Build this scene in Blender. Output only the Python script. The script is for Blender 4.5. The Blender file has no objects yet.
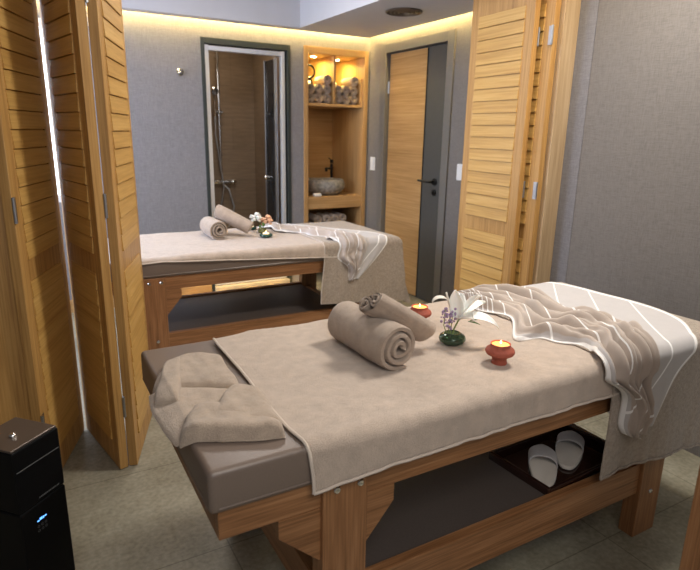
import bpy, bmesh, math, random
from math import sin, cos, pi, radians, sqrt, atan2, hypot
from mathutils import Vector, Matrix, noise
random.seed(7)
sc = bpy.context.scene
COL = sc.collection
# ---------------------------------------------------------------- camera
cd = bpy.data.cameras.new('camera'); cam = bpy.data.objects.new('camera', cd); COL.objects.link(cam)
Fv = Vector((0.477861, 0.839422, -0.258882)); Rv = Vector((0.871360, -0.490289, 0.018657)); Uv = Vector((0.111266, 0.234495, 0.965729))
mat = Matrix((Rv, Uv, -Fv)).transposed().to_4x4(); mat.translation = (0, 0, 1.3881)
cam.matrix_world = mat
cd.sensor_width = 36; cd.lens = 569.897 * 36 / 700; cd.clip_start = .02
cd.dof.use_dof = True; cd.dof.focus_distance = 1.95; cd.dof.aperture_fstop = 4.0
sc.camera = cam
# ---------------------------------------------------------------- light
w = bpy.data.worlds.new('world'); sc.world = w; w.use_nodes = True
w.node_tree.nodes['Background'].inputs[0].default_value = (.75, .82, 1, 1)
w.node_tree.nodes['Background'].inputs[1].default_value = .35
def area(name, loc, target, sx, sy, power, col):
    l = bpy.data.lights.new(name, 'AREA'); l.shape = 'RECTANGLE'; l.size = sx; l.size_y = sy; l.energy = power; l.color = col
    o = bpy.data.objects.new(name, l); COL.objects.link(o); o.location = loc
    o.rotation_euler = (Vector(target) - Vector(loc)).to_track_quat('-Z', 'Y').to_euler(); return o
area('ceiling_key_light', (2.0, 1.45, 2.5), (1.3, 1.25, .7), .4, .4, 41, (1, .95, .88))
area('near_cove_light', (2.25, 1.95, 2.56), (2.48, 2.0, 1.9), .9, .05, 5, (1, .70, .25))
area('ceiling_fill_light', (.3, -.5, 2.35), (.9, 1.2, .6), 1.0, 1.0, 25, (1, .94, .86))
area('daylight_far_room', (-.95, 3.5, 1.6), (2.4, 3.9, 1.2), 1.2, 1.4, 56, (.66, .76, 1))
area('far_ceiling_light', (1.0, 3.2, 2.55), (1.2, 3.3, .7), .5, .5, 22, (1, .93, .86))
area('daylight_front_room', (-.3, -1.3, 1.7), (2.5, 2.0, 1.3), 1.2, 1.2, 10, (.75, .85, 1))
sc.view_settings.view_transform = 'Standard'; sc.view_settings.look = 'None'; sc.view_settings.gamma = 1
sc.view_settings.exposure = 0.0; sc.view_settings.use_curve_mapping = False

# ---------------------------------------------------------------- materials
def nm(name, rough=.5, metal=0.0):
    m = bpy.data.materials.new(name); m.use_nodes = True; nt = m.node_tree
    b = nt.nodes['Principled BSDF']; b.inputs['Roughness'].default_value = rough; b.inputs['Metallic'].default_value = metal
    return m, nt, b
def plain(name, col, rough=.5, metal=0.0, var=.06, bump=0.0, scale=30, **kw):
    m, nt, b = nm(name, rough, metal); N = nt.nodes; L = nt.links
    tc = N.new('ShaderNodeTexCoord'); n = N.new('ShaderNodeTexNoise'); n.inputs['Scale'].default_value = scale; n.inputs['Detail'].default_value = 4
    L.new(tc.outputs['Object'], n.inputs['Vector'])
    r = N.new('ShaderNodeValToRGB'); c = Vector(col)
    r.color_ramp.elements[0].position = .3; r.color_ramp.elements[1].position = .7
    r.color_ramp.elements[0].color = (*(c * (1 - var)), 1); r.color_ramp.elements[1].color = (*(c * (1 + var)), 1)
    L.new(n.outputs[0], r.inputs[0]); L.new(r.outputs[0], b.inputs['Base Color'])
    if bump:
        bp = N.new('ShaderNodeBump'); bp.inputs['Strength'].default_value = bump; bp.inputs['Distance'].default_value = .002
        L.new(n.outputs[0], bp.inputs['Height']); L.new(bp.outputs[0], b.inputs['Normal'])
    for k, v in kw.items(): b.inputs[k.replace('_', ' ')].default_value = v
    return m
def wood(name, dark, mid, light, axis='Z', rough=.45, scale=1.0, coat=0.0):
    m, nt, b = nm(name, rough); N = nt.nodes; L = nt.links
    tc = N.new('ShaderNodeTexCoord')
    def layer(s, st, detail):
        mp = N.new('ShaderNodeMapping'); k = [s, s, s]; k['XYZ'.index(axis)] = s * st; mp.inputs['Scale'].default_value = k
        n = N.new('ShaderNodeTexNoise'); n.inputs['Scale'].default_value = 1; n.inputs['Detail'].default_value = detail; n.inputs['Roughness'].default_value = .6
        L.new(tc.outputs['Object'], mp.inputs['Vector']); L.new(mp.outputs[0], n.inputs['Vector']); return n
    a = layer(150 * scale, .025, 3); c = layer(26 * scale, .06, 5)
    mx = N.new('ShaderNodeMix'); mx.inputs[0].default_value = .45; L.new(a.outputs[0], mx.inputs[2]); L.new(c.outputs[0], mx.inputs[3])
    r = N.new('ShaderNodeValToRGB'); e = r.color_ramp.elements
    e[0].position = .36; e[0].color = (*dark, 1); e[1].position = .64; e[1].color = (*light, 1)
    q = e.new(.5); q.color = (*mid, 1)
    L.new(mx.outputs[0], r.inputs[0]); L.new(r.outputs[0], b.inputs['Base Color'])
    bp = N.new('ShaderNodeBump'); bp.inputs['Strength'].default_value = .12; bp.inputs['Distance'].default_value = .001
    L.new(mx.outputs[0], bp.inputs['Height']); L.new(bp.outputs[0], b.inputs['Normal'])
    b.inputs['Coat Weight'].default_value = coat; b.inputs['Coat Roughness'].default_value = .3
    return m
def cloth(name, col, var=.12, fine=900, bump=.5, dist=.002, sheen=.3, stripes=None, big=5, disp=None):
    m, nt, b = nm(name, .95); N = nt.nodes; L = nt.links
    tc = N.new('ShaderNodeTexCoord')
    n1 = N.new('ShaderNodeTexNoise'); n1.inputs['Scale'].default_value = fine; n1.inputs['Detail'].default_value = 2
    n2 = N.new('ShaderNodeTexNoise'); n2.inputs['Scale'].default_value = big * 6; n2.inputs['Detail'].default_value = 5
    L.new(tc.outputs['Object'], n1.inputs['Vector']); L.new(tc.outputs['Object'], n2.inputs['Vector'])
    mx = N.new('ShaderNodeMix'); mx.inputs[0].default_value = .5; L.new(n1.outputs[0], mx.inputs[2]); L.new(n2.outputs[0], mx.inputs[3])
    r = N.new('ShaderNodeValToRGB'); c = Vector(col)
    r.color_ramp.elements[0].position = .32; r.color_ramp.elements[1].position = .68
    r.color_ramp.elements[0].color = (*(c * (1 - var)), 1); r.color_ramp.elements[1].color = (*(c * (1 + var)), 1)
    L.new(mx.outputs[0], r.inputs[0]); src = r.outputs[0]
    if stripes:
        sx = N.new('ShaderNodeSeparateXYZ'); L.new(tc.outputs['UV'], sx.inputs[0])
        # narrow woven lines every stripes[0] metres of cloth, stripes[1] wide, plus a denser group at one end
        def band(period, width, off):
            ad = N.new('ShaderNodeMath'); ad.operation = 'ADD'; ad.inputs[1].default_value = off; L.new(sx.outputs[0], ad.inputs[0])
            mo = N.new('ShaderNodeMath'); mo.operation = 'FLOORED_MODULO'; mo.inputs[1].default_value = period; L.new(ad.outputs[0], mo.inputs[0])
            lt = N.new('ShaderNodeMath'); lt.operation = 'LESS_THAN'; lt.inputs[1].default_value = width; L.new(mo.outputs[0], lt.inputs[0]); return lt.outputs[0]
        A = band(stripes[0], stripes[1], stripes[2]); B = band(stripes[3], stripes[4], 0)
        gt = N.new('ShaderNodeMath'); gt.operation = 'LESS_THAN'; gt.inputs[1].default_value = stripes[5]; L.new(sx.outputs[0], gt.inputs[0])
        mu = N.new('ShaderNodeMath'); mu.operation = 'MULTIPLY'; L.new(B, mu.inputs[0]); L.new(gt.outputs[0], mu.inputs[1])
        mxx = N.new('ShaderNodeMath'); mxx.operation = 'MAXIMUM'; L.new(A, mxx.inputs[0]); L.new(mu.outputs[0], mxx.inputs[1])
        # base colour turns beige across the crumpled half, driven by v
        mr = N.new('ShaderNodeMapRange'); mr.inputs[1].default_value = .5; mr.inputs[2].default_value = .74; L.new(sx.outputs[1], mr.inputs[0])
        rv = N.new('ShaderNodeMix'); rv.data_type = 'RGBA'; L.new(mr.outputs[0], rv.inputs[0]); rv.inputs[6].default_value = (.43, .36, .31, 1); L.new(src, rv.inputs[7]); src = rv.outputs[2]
        # white selvedge from v
        ed = N.new('ShaderNodeMath'); ed.operation = 'GREATER_THAN'; ed.inputs[1].default_value = .985; L.new(sx.outputs[1], ed.inputs[0])
        m2 = N.new('ShaderNodeMath'); m2.operation = 'MAXIMUM'; L.new(mxx.outputs[0], m2.inputs[0]); L.new(ed.outputs[0], m2.inputs[1])
        mc = N.new('ShaderNodeMix'); mc.data_type = 'RGBA'; L.new(m2.outputs[0], mc.inputs[0]); L.new(src, mc.inputs[6]); mc.inputs[7].default_value = (.86, .85, .84, 1)
        src = mc.outputs[2]
    L.new(src, b.inputs['Base Color'])
    bp = N.new('ShaderNodeBump'); bp.inputs['Strength'].default_value = bump; bp.inputs['Distance'].default_value = dist
    L.new(mx.outputs[0], bp.inputs['Height']); L.new(bp.outputs[0], b.inputs['Normal'])
    b.inputs['Sheen Weight'].default_value = sheen; b.inputs['Sheen Roughness'].default_value = .5
    return m
def emit(name, col, s):
    m, nt, b = nm(name); b.inputs['Base Color'].default_value = (*[min(1, c) for c in col], 1)
    b.inputs['Emission Color'].default_value = (*col, 1); b.inputs['Emission Strength'].default_value = s; return m
OK = ((.33, .165, .045), (.455, .245, .072), (.55, .32, .11))
OKL = ((.45, .245, .065), (.55, .32, .09), (.64, .395, .13))
oakZ = wood('oak_upright', *OK, axis='Z'); oakX = wood('oak_level', *OKL, axis='X', scale=.8); oakXd = wood('oak_rail', *OK, axis='X')
oakY = wood('oak_level_deep', *OKL, axis='Y', scale=.8)
veneerY = wood('door_veneer', (.33, .175, .058), (.43, .245, .092), (.52, .32, .135), axis='Y', scale=.5)
nicheX = wood('niche_veneer_level', (.34, .19, .07), (.43, .25, .10), (.5, .31, .14), axis='X', scale=.6)
nicheZ = wood('niche_veneer_upright', (.34, .19, .07), (.43, .25, .10), (.5, .31, .14), axis='Z', scale=.6)
BW = ((.165, .07, .026), (.275, .125, .05), (.38, .188, .084))
bedX = wood('bed_wood_long', *BW, axis='X', rough=.4, scale=1.3); bedZ = wood('bed_wood_upright', *BW, axis='Z', rough=.4, scale=1.3)
bedY = wood('bed_wood_cross', *BW, axis='Y', rough=.4, scale=1.3)
leather = plain('taupe_leatherette', (.18, .135, .108), .36, var=.04, bump=.15, scale=260)
shelf_m = plain('shelf_leatherette', (.085, .068, .06), .42, var=.08, bump=.1, scale=200)
terry = cloth('beige_terry', (.475, .38, .305), var=.17, fine=420, bump=1, dist=.006)
terry_roll = cloth('taupe_terry_roll', (.40, .31, .24), var=.2, fine=420, bump=1, dist=.006)
hem_m = cloth('beige_hem', (.58, .49, .41), var=.06, fine=300, bump=.3)
fold_m = cloth('folded_terry', (.43, .335, .255), var=.22, fine=420, bump=1, dist=.006)
linen = cloth('linen_throw', (.36, .295, .235), var=.32, fine=420, bump=1, dist=.005, big=14)
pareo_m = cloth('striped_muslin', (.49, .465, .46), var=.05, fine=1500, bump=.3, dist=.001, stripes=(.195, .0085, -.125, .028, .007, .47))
chrome = plain('chrome', (.8, .8, .8), .12, 1, var=.01)
steel = plain('brushed_steel', (.45, .46, .48), .35, 1, var=.05, scale=80)
dark_metal = plain('black_metal', (.02, .02, .02), .35, .6, var=.1)
greydoor = plain('grey_lacquer', (.068, .066, .06), .5, var=.04)
greyframe = plain('grey_frame_lacquer', (.15, .14, .125), .5, var=.04)
greenframe = plain('dark_green_frame', (.03, .036, .034), .4, var=.05)
ceil_m = plain('ceiling_paint', (.53, .525, .55), .9, var=.02, scale=6)
black_gloss = plain('black_plastic', (.003, .003, .0035), .5, var=.05, Specular_IOR_Level=.15)
box_top = plain('bronze_plate', (.16, .13, .11), .32, .7, var=.04, scale=300)
terra = plain('terracotta', (.36, .085, .05), .75, var=.12, bump=.4, scale=120)
wax = emit('lit_wax', (1, .40, .10), 1.25); flame_m = emit('flame', (1, .72, .3), 9)
white_cloth = cloth('white_terry', (.68, .64, .60), var=.05, fine=900, bump=.5)
def wallmat(name, col):
    m, nt, b = nm(name, .85); N = nt.nodes; L = nt.links
    tc = N.new('ShaderNodeTexCoord'); r = N.new('ShaderNodeValToRGB'); outs = []
    for k in ((420, 420, 26), (30, 30, 420)):
        mp = N.new('ShaderNodeMapping'); mp.inputs['Scale'].default_value = k; n = N.new('ShaderNodeTexNoise'); n.inputs['Scale'].default_value = 1; n.inputs['Detail'].default_value = 2
        L.new(tc.outputs['Object'], mp.inputs['Vector']); L.new(mp.outputs[0], n.inputs['Vector']); outs.append(n.outputs[0])
    mx = N.new('ShaderNodeMix'); mx.inputs[0].default_value = .5; L.new(outs[0], mx.inputs[2]); L.new(outs[1], mx.inputs[3])
    c = Vector(col); r.color_ramp.elements[0].position = .35; r.color_ramp.elements[1].position = .65
    r.color_ramp.elements[0].color = (*(c * .82), 1); r.color_ramp.elements[1].color = (*(c * 1.18), 1)
    L.new(mx.outputs[0], r.inputs[0]); L.new(r.outputs[0], b.inputs['Base Color'])
    bp = N.new('ShaderNodeBump'); bp.inputs['Strength'].default_value = .25; bp.inputs['Distance'].default_value = .001; L.new(mx.outputs[0], bp.inputs['Height']); L.new(bp.outputs[0], b.inputs['Normal'])
    return m
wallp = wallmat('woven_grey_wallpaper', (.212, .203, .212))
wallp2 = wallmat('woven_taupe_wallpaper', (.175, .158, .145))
def floormat():
    m, nt, b = nm('concrete_tile', .5); N = nt.nodes; L = nt.links
    tc = N.new('ShaderNodeTexCoord')
    n1 = N.new('ShaderNodeTexNoise'); n1.inputs['Scale'].default_value = 2.2; n1.inputs['Detail'].default_value = 7; n1.inputs['Roughness'].default_value = .65
    n2 = N.new('ShaderNodeTexNoise'); n2.inputs['Scale'].default_value = 60; n2.inputs['Detail'].default_value = 4
    L.new(tc.outputs['Object'], n1.inputs['Vector']); L.new(tc.outputs['Object'], n2.inputs['Vector'])
    mx = N.new('ShaderNodeMix'); mx.inputs[0].default_value = .35; L.new(n1.outputs[0], mx.inputs[2]); L.new(n2.outputs[0], mx.inputs[3])
    r = N.new('ShaderNodeValToRGB'); e = r.color_ramp.elements; e[0].position = .36; e[0].color = (.165, .148, .10, 1); e[1].position = .66; e[1].color = (.37, .345, .265, 1)
    L.new(mx.outputs[0], r.inputs[0])
    bk = N.new('ShaderNodeTexBrick'); bk.offset = 0; bk.inputs['Scale'].default_value = 1; bk.inputs['Brick Width'].default_value = .6; bk.inputs['Row Height'].default_value = .6
    bk.inputs['Mortar Size'].default_value = .0025; bk.inputs['Color1'].default_value = (1, 1, 1, 1); bk.inputs['Color2'].default_value = (1, 1, 1, 1); bk.inputs['Mortar'].default_value = (.62, .6, .56, 1)
    mp = N.new('ShaderNodeMapping'); mp.inputs['Location'].default_value = (.12, .15, 0); L.new(tc.outputs['Object'], mp.inputs[0]); L.new(mp.outputs[0], bk.inputs['Vector'])
    mm = N.new('ShaderNodeMix'); mm.data_type = 'RGBA'; mm.blend_type = 'MULTIPLY'; mm.inputs[0].default_value = 1
    L.new(r.outputs[0], mm.inputs[6]); L.new(bk.outputs[0], mm.inputs[7]); L.new(mm.outputs[2], b.inputs['Base Color'])
    bp = N.new('ShaderNodeBump'); bp.inputs['Strength'].default_value = .15; bp.inputs['Distance'].default_value = .002; L.new(mx.outputs[0], bp.inputs['Height']); L.new(bp.outputs[0], b.inputs['Normal'])
    return m
floor_m = floormat()
def tilemat():
    m, nt, b = nm('brown_stone_tile', .35); N = nt.nodes; L = nt.links
    tc = N.new('ShaderNodeTexCoord'); sp = N.new('ShaderNodeSeparateXYZ'); L.new(tc.outputs['Object'], sp.inputs[0])
    ad = N.new('ShaderNodeMath'); ad.operation = 'ADD'; L.new(sp.outputs[0], ad.inputs[0]); L.new(sp.outputs[1], ad.inputs[1])
    cb = N.new('ShaderNodeCombineXYZ'); L.new(ad.outputs[0], cb.inputs[0]); L.new(sp.outputs[2], cb.inputs[1])
    bk = N.new('ShaderNodeTexBrick'); bk.inputs['Scale'].default_value = 1; bk.inputs['Brick Width'].default_value = .6; bk.inputs['Row Height'].default_value = .3; bk.inputs['Mortar Size'].default_value = .0015
    bk.inputs['Color1'].default_value = (.245, .18, .125, 1); bk.inputs['Color2'].default_value = (.22, .16, .11, 1); bk.inputs['Mortar'].default_value = (.15, .11, .08, 1)
    L.new(cb.outputs[0], bk.inputs['Vector'])
    n = N.new('ShaderNodeTexNoise'); mp = N.new('ShaderNodeMapping'); mp.inputs['Scale'].default_value = (6, 6, 50); L.new(tc.outputs['Object'], mp.inputs[0]); L.new(mp.outputs[0], n.inputs['Vector']); n.inputs['Detail'].default_value = 4; n.inputs['Scale'].default_value = 1
    mm = N.new('ShaderNodeMix'); mm.data_type = 'RGBA'; mm.blend_type = 'OVERLAY'; mm.inputs[0].default_value = .35; L.new(bk.outputs[0], mm.inputs[6]); L.new(n.outputs[0], mm.inputs[7]); L.new(mm.outputs[2], b.inputs['Base Color'])
    return m
tile_m = tilemat()

# ---------------------------------------------------------------- mesh helpers
class MB:
    def __init__(s): s.bm = bmesh.new(); s.uv = None
    def box(s, x0, y0, z0, x1, y1, z1, bev=0.0, seg=2, M=None):
        t = bmesh.new(); r = bmesh.ops.create_cube(t, size=1)
        for v in t.verts: v.co = Vector(((x0 + x1) / 2 + v.co.x * (x1 - x0), (y0 + y1) / 2 + v.co.y * (y1 - y0), (z0 + z1) / 2 + v.co.z * (z1 - z0)))
        if bev: bmesh.ops.bevel(t, geom=list(t.edges), offset=bev, segments=seg, profile=.5, affect='EDGES')
        if M: bmesh.ops.transform(t, matrix=M, verts=t.verts)
        s.join(t); return s
    def join(s, t):
        me = bpy.data.meshes.new('t'); t.to_mesh(me); t.free(); s.bm.from_mesh(me); bpy.data.meshes.remove(me)
    def prism(s, pts, a, b, axis='Y', bev=0.0):
        t = bmesh.new()
        def P(p, k): return {'Y': (p[0], k, p[1]), 'X': (k, p[0], p[1]), 'Z': (p[0], p[1], k)}[axis]
        va = [t.verts.new(P(p, a)) for p in pts]; vb = [t.verts.new(P(p, b)) for p in pts]; n = len(pts)
        t.faces.new(va); t.faces.new(vb[::-1])
        for i in range(n): t.faces.new((va[i], va[(i + 1) % n], vb[(i + 1) % n], vb[i]))
        bmesh.ops.recalc_face_normals(t, faces=t.faces)
        if bev: bmesh.ops.bevel(t, geom=list(t.edges), offset=bev, segments=2, profile=.5, affect='EDGES')
        s.join(t); return s
    def lathe(s, prof, seg=32, M=None, closed=False):
        t = bmesh.new(); rings = []
        for r, z in prof:
            rings.append([t.verts.new((max(r, 1e-5) * cos(2 * pi * i / seg), max(r, 1e-5) * sin(2 * pi * i / seg), z)) for i in range(seg)])
        m = len(rings)
        for k in range(m if closed else m - 1):
            a = rings[k]; b = rings[(k + 1) % m]
            for i in range(seg): t.faces.new((a[i], a[(i + 1) % seg], b[(i + 1) % seg], b[i]))
        bmesh.ops.remove_doubles(t, verts=t.verts, dist=3e-5); bmesh.ops.recalc_face_normals(t, faces=t.faces)
        if M: bmesh.ops.transform(t, matrix=M, verts=t.verts)
        s.join(t); return s
    def cyl(s, p0, p1, r, seg=20, bev=0.0):
        p0 = Vector(p0); p1 = Vector(p1); h = (p1 - p0).length; q = (p1 - p0).to_track_quat('Z', 'Y').to_matrix().to_4x4(); q.translation = p0
        b = min(bev, r * .8)
        return s.lathe([(0, 0), (r - b, 0), (r, b), (r, h - b), (r - b, h), (0, h)] if b else [(0, 0), (r, 0), (r, h), (0, h)], seg, q)
    def tube(s, pts, r, seg=8):
        pts = [Vector(p) for p in pts]; t = bmesh.new(); rings = []; n = len(pts)
        up = Vector((0, 0, 1))
        for i, p in enumerate(pts):
            d = (pts[min(i + 1, n - 1)] - pts[max(i - 1, 0)]).normalized()
            a = d.cross(up)
            if a.length < .1: a = d.cross(Vector((1, 0, 0)))
            a.normalize(); up = a.cross(d).normalized()
            rr = r[i] if isinstance(r, (list, tuple)) else r
            rings.append([t.verts.new(p + rr * (a * cos(2 * pi * k / seg) + up * sin(2 * pi * k / seg))) for k in range(seg)])
        for A, B in zip(rings, rings[1:]):
            for k in range(seg): t.faces.new((A[k], A[(k + 1) % seg], B[(k + 1) % seg], B[k]))
        t.faces.new(rings[0][::-1]); t.faces.new(rings[-1]); bmesh.ops.recalc_face_normals(t, faces=t.faces)
        s.join(t); return s
    def grid(s, f, nu, nv, uv=None):
        V = [[s.bm.verts.new(f(i / (nu - 1), j / (nv - 1))) for j in range(nv)] for i in range(nu)]
        L = s.bm.loops.layers.uv.get('UVMap') or s.bm.loops.layers.uv.new('UVMap')
        for i in range(nu - 1):
            for j in range(nv - 1):
                q = [(i, j), (i + 1, j), (i + 1, j + 1), (i, j + 1)]
                fc = s.bm.faces.new([V[a][b] for a, b in q])
                if uv:
                    for l, (a, b) in zip(fc.loops, q): l[L].uv = uv(a / (nu - 1), b / (nv - 1))
        return s
    def ball(s, c, r, sub=2, sc=(1, 1, 1)):
        t = bmesh.new(); bmesh.ops.create_icosphere(t, subdivisions=sub, radius=r)
        for v in t.verts: v.co = Vector(c) + Vector((v.co.x * sc[0], v.co.y * sc[1], v.co.z * sc[2]))
        s.join(t); return s
    def build(s, name, m, parent=None, smooth=False, loc=None, solid=0, sub=0, offset=-1, angle=None):
        me = bpy.data.meshes.new(name)
        s.bm.normal_update(); s.bm.to_mesh(me); s.bm.free()
        me.materials.append(m)
        o = bpy.data.objects.new(name, me); COL.objects.link(o)
        if smooth:
            for p in me.polygons: p.use_smooth = True
            if angle or not sub: me.set_sharp_from_angle(angle=radians(angle or 40))
        if parent: o.parent = parent
        if loc: o.location = loc
        if solid:
            md = o.modifiers.new('thickness', 'SOLIDIFY'); md.thickness = solid; md.offset = offset
        if sub:
            md = o.modifiers.new('smooth', 'SUBSURF'); md.levels = sub; md.render_levels = sub
        return o
def tag(o, label=None, cat=None, group=None, kind=None):
    if label: o['label'] = label
    if cat: o['category'] = cat
    if group: o['group'] = group
    if kind: o['kind'] = kind
    return o
def empty(name, loc, rz=0, label=None, cat=None, group=None, kind=None):
    o = bpy.data.objects.new(name, None); COL.objects.link(o); o.location = loc; o.rotation_euler = (0, 0, rz); o.empty_display_size = .05
    return tag(o, label, cat, group, kind)
def copy_tree(o, parent=None):
    c = o.copy(); COL.objects.link(c); c.parent = parent
    for ch in [x for x in bpy.data.objects if x.parent == o]: copy_tree(ch, c)
    return c
def nz(x, y=0, z=0): return noise.noise(Vector((x, y, z)))
def sm(a, b, x):
    t = max(0, min(1, (x - a) / (b - a))); return t * t * (3 - 2 * t)
def crom(P, t):
    n = len(P) - 1; f = min(max(t, 0), 1) * n; i = min(int(f), n - 1); u = f - i
    p0 = P[max(i - 1, 0)]; p1 = P[i]; p2 = P[i + 1]; p3 = P[min(i + 2, n)]
    return [.5 * (2 * b + (c - a) * u + (2 * a - 5 * b + 4 * c - d) * u * u + (3 * b - a - 3 * c + d) * u ** 3) for a, b, c, d in zip(p0, p1, p2, p3)]

# ================================================================ STRUCTURE
WB, WX, NX = 4.713, 2.845, 2.52      # back wall y, far right wall x, near right wall x
CB = 2.195
def S(o, label=None):
    tag(o, label, None, None, 'structure'); return o
S(MB().box(-1.4, -1.7, -.06, 3.0, 5.8, 0).build('floor', floor_m))
# ceiling: raised centre, dropped soffit along back and right walls of the far room
c = MB(); c.box(-1.4, -1.7, 2.62, 3.0, 4.85, 2.7)
c.box(-1.3, 4.55, CB, WX - .055, WB - .055, 2.62); c.box(2.08, 2.40, CB, WX - .055, 4.55, 2.62)
S(c.build('ceiling', ceil_m))
# cove: back of slot
c = MB(); c.box(-1.3, WB - .055, CB + .10, WX, WB, 2.62); c.box(WX - .055, 2.4, CB + .10, WX, WB - .055, 2.62)
S(c.build('trim_1', ceil_m))
led = emit('warm_led', (1, .74, .27), 85)
tag(MB().box(.2, WB - .075, CB + .055, WX - .06, WB - .0555, CB + .085).build('led_strip', led, loc=(0, .0195, 0)), 'warm yellow light strip hidden in the ceiling cove above the shower wall', 'light')
tag(MB().box(WX - .0555, 2.45, CB + .055, WX - .036, WB - .08, CB + .085).build('led_strip', led), 'warm yellow light strip hidden in the ceiling cove above the grey door', 'light')
# back wall with shower opening, niche opening and window
SX0, SX1, SZ = 1.307, 2.062, 2.08
NX0, NX1, NZ = 2.185, 2.825, 2.09
w = MB()
w.box(-1.3, WB, 0, -.85, WB + .12, 2.62); w.box(.47, WB, 0, SX0, WB + .12, 2.62); w.box(-.85, WB, 0, .47, WB + .12, .85); w.box(-.85, WB, 2.1, .47, WB + .12, 2.62)
w.box(SX0, WB, SZ, SX1, WB + .12, 2.62); w.box(SX1, WB, 0, NX0, WB + .12, 2.62)
w.box(NX0, WB, NZ, NX1, WB + .12, 2.62); w.box(NX1, WB, 0, WX + .1, WB + .12, 2.62)
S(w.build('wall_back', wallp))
# right wall of far room with door opening
DY0, DY1, DZ = 3.509, 4.50, 2.125
w = MB(); w.box(WX, 2.30, 0, WX + .12, DY0, 2.62); w.box(WX, DY1, 0, WX + .12, WB + .12, 2.62); w.box(WX, DY0, DZ, WX + .12, DY1, 2.62)
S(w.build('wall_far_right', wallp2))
# near right wall, greyer wallpaper on the pier, browner beyond the seam
w = MB(); w.box(NX, 2.0465, 0, NX + .12, 2.30, 2.62); w.box(NX + .12, 2.16, 0, WX + .12, 2.30, 2.62)
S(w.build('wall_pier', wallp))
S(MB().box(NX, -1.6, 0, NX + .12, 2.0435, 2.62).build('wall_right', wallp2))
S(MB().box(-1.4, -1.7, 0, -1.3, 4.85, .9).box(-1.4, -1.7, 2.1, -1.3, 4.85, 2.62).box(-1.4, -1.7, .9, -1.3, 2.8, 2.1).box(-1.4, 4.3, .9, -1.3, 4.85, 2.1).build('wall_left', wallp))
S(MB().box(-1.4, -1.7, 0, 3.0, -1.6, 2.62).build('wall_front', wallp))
# windows in the far room
day = emit('daylit_frosted_glass', (.86, .93, 1), 2.6)
white_frame = plain('white_frame', (.75, .75, .75), .4, var=.02)
wr = empty('window_1', (-.19, WB, .85), kind='structure')
f = MB(); f.box(-.66, 0, 0, -.61, .1, 1.25); f.box(.61, 0, 0, .66, .1, 1.25); f.box(-.61, 0, 0, .61, .1, .05); f.box(-.61, 0, 1.2, .61, .1, 1.25); f.box(-.02, .01, .05, .02, .09, 1.2)
f.build('window_frame', white_frame, wr); MB().box(-.61, .05, .05, .61, .06, 1.2).build('pane', day, wr)
wr = empty('window_2', (-1.3, 3.55, .9), kind='structure')
f = MB(); f.box(-.1, -.75, 0, 0, -.7, 1.2); f.box(-.1, .7, 0, 0, .75, 1.2); f.box(-.1, -.7, 0, 0, .7, .05); f.box(-.1, -.7, 1.15, 0, .7, 1.2)
f.build('window_frame', white_frame, wr); MB().box(-.06, -.7, .05, -.05, .7, 1.15).build('pane', day, wr)
# partition header, posts of the folding door opening
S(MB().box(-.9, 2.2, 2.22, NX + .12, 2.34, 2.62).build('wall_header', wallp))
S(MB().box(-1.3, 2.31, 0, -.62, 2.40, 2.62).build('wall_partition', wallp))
tag(MB().box(-.62, 2.312, 0, -.068, 2.36, 2.22, .003).build('trim_2', oakZ), kind='structure')
j = MB().box(2.412, 2.15, 0, NX, 2.235, 2.22, .003)
tag(j.build('trim_3', wood('oak_post', (.38, .25, .13), (.47, .325, .18), (.55, .40, .24), axis='Z')), kind='structure')
tag(MB().box(1.175, .46, 0, 1.32, .56, 2.62, .004).build('trim_4', bedZ), kind='structure')

# ---- shower room
w = MB(); y1 = 5.65
w.box(1.15, y1, 0, 2.17, y1 + .05, 2.62); w.box(1.15, WB + .12, 0, 1.20, y1, 2.62); w.box(2.075, WB + .12, 0, 2.125, y1, 2.62)
S(w.build('wall_shower', tile_m)); S(MB().box(1.15, WB, 2.3, 2.12, y1, 2.36).build('ceiling_shower', ceil_m))
area('shower_lamp', (1.6, 5.15, 2.28), (1.6, 5.2, 0), .25, .25, 4.5, (1, .80, .56))
d2 = empty('door_2', ((SX0 + SX1) / 2, WB, 0), kind='structure')
hw = (SX1 - SX0) / 2
f = MB(); f.box(-hw, -.008, 0, -hw + .03, .10, SZ, .002); f.box(hw - .03, -.008, 0, hw, .10, SZ, .002); f.box(-hw + .03, -.008, SZ - .045, hw - .03, .10, SZ, .002)
f.build('door_frame', greenframe, d2)
f = MB(); f.box(-hw + .032, .01, .08, -hw + .066, .06, SZ - .05, .003); f.box(hw - .075, .01, .08, hw - .045, .06, SZ - .05, .003); f.box(-hw + .066, .01, SZ - .09, hw - .075, .06, SZ - .055, .003); f.box(-hw + .066, .01, .08, hw - .075, .06, .105, .003)
f.build('chrome_frame', plain('whitened_chrome', (.82, .83, .84), .38, .6, var=.02), d2)  # whitish satin colour stands in for the window's reflection in the chrome
MB().box(hw - .043, .02, .08, hw - .032, .05, SZ - .05).build('gasket', black_gloss, d2)
MB().box(-hw + .03, -.03, 0, hw - .03, .12, .075, .006).build('threshold', plain('cream_stone', (.55, .46, .32), .15, var=.08, scale=12), d2)
sl = MB().box(hw - .118, .065, .1, hw - .108, .30, SZ - .11).build('glass_leaf', plain('smoked_glass', (.012, .013, .014), .06, var=.01), d2)
MB().box(hw - .123, .05, .09, hw - .100, .075, SZ - .10, .003).box(hw - .123, .29, .09, hw - .104, .31, SZ - .10, .003).build('leaf_profile', steel, sl)
MB().lathe([(0, 0), (.010, 0), (.010, .012), (.017, .016), (.017, .03), (.012, .036), (0, .036)], 20, Matrix.Translation((hw - .118, .24, .98)) @ Matrix.Rotation(-pi / 2, 4, 'Y')).build('knob', chrome, sl, True)
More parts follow.
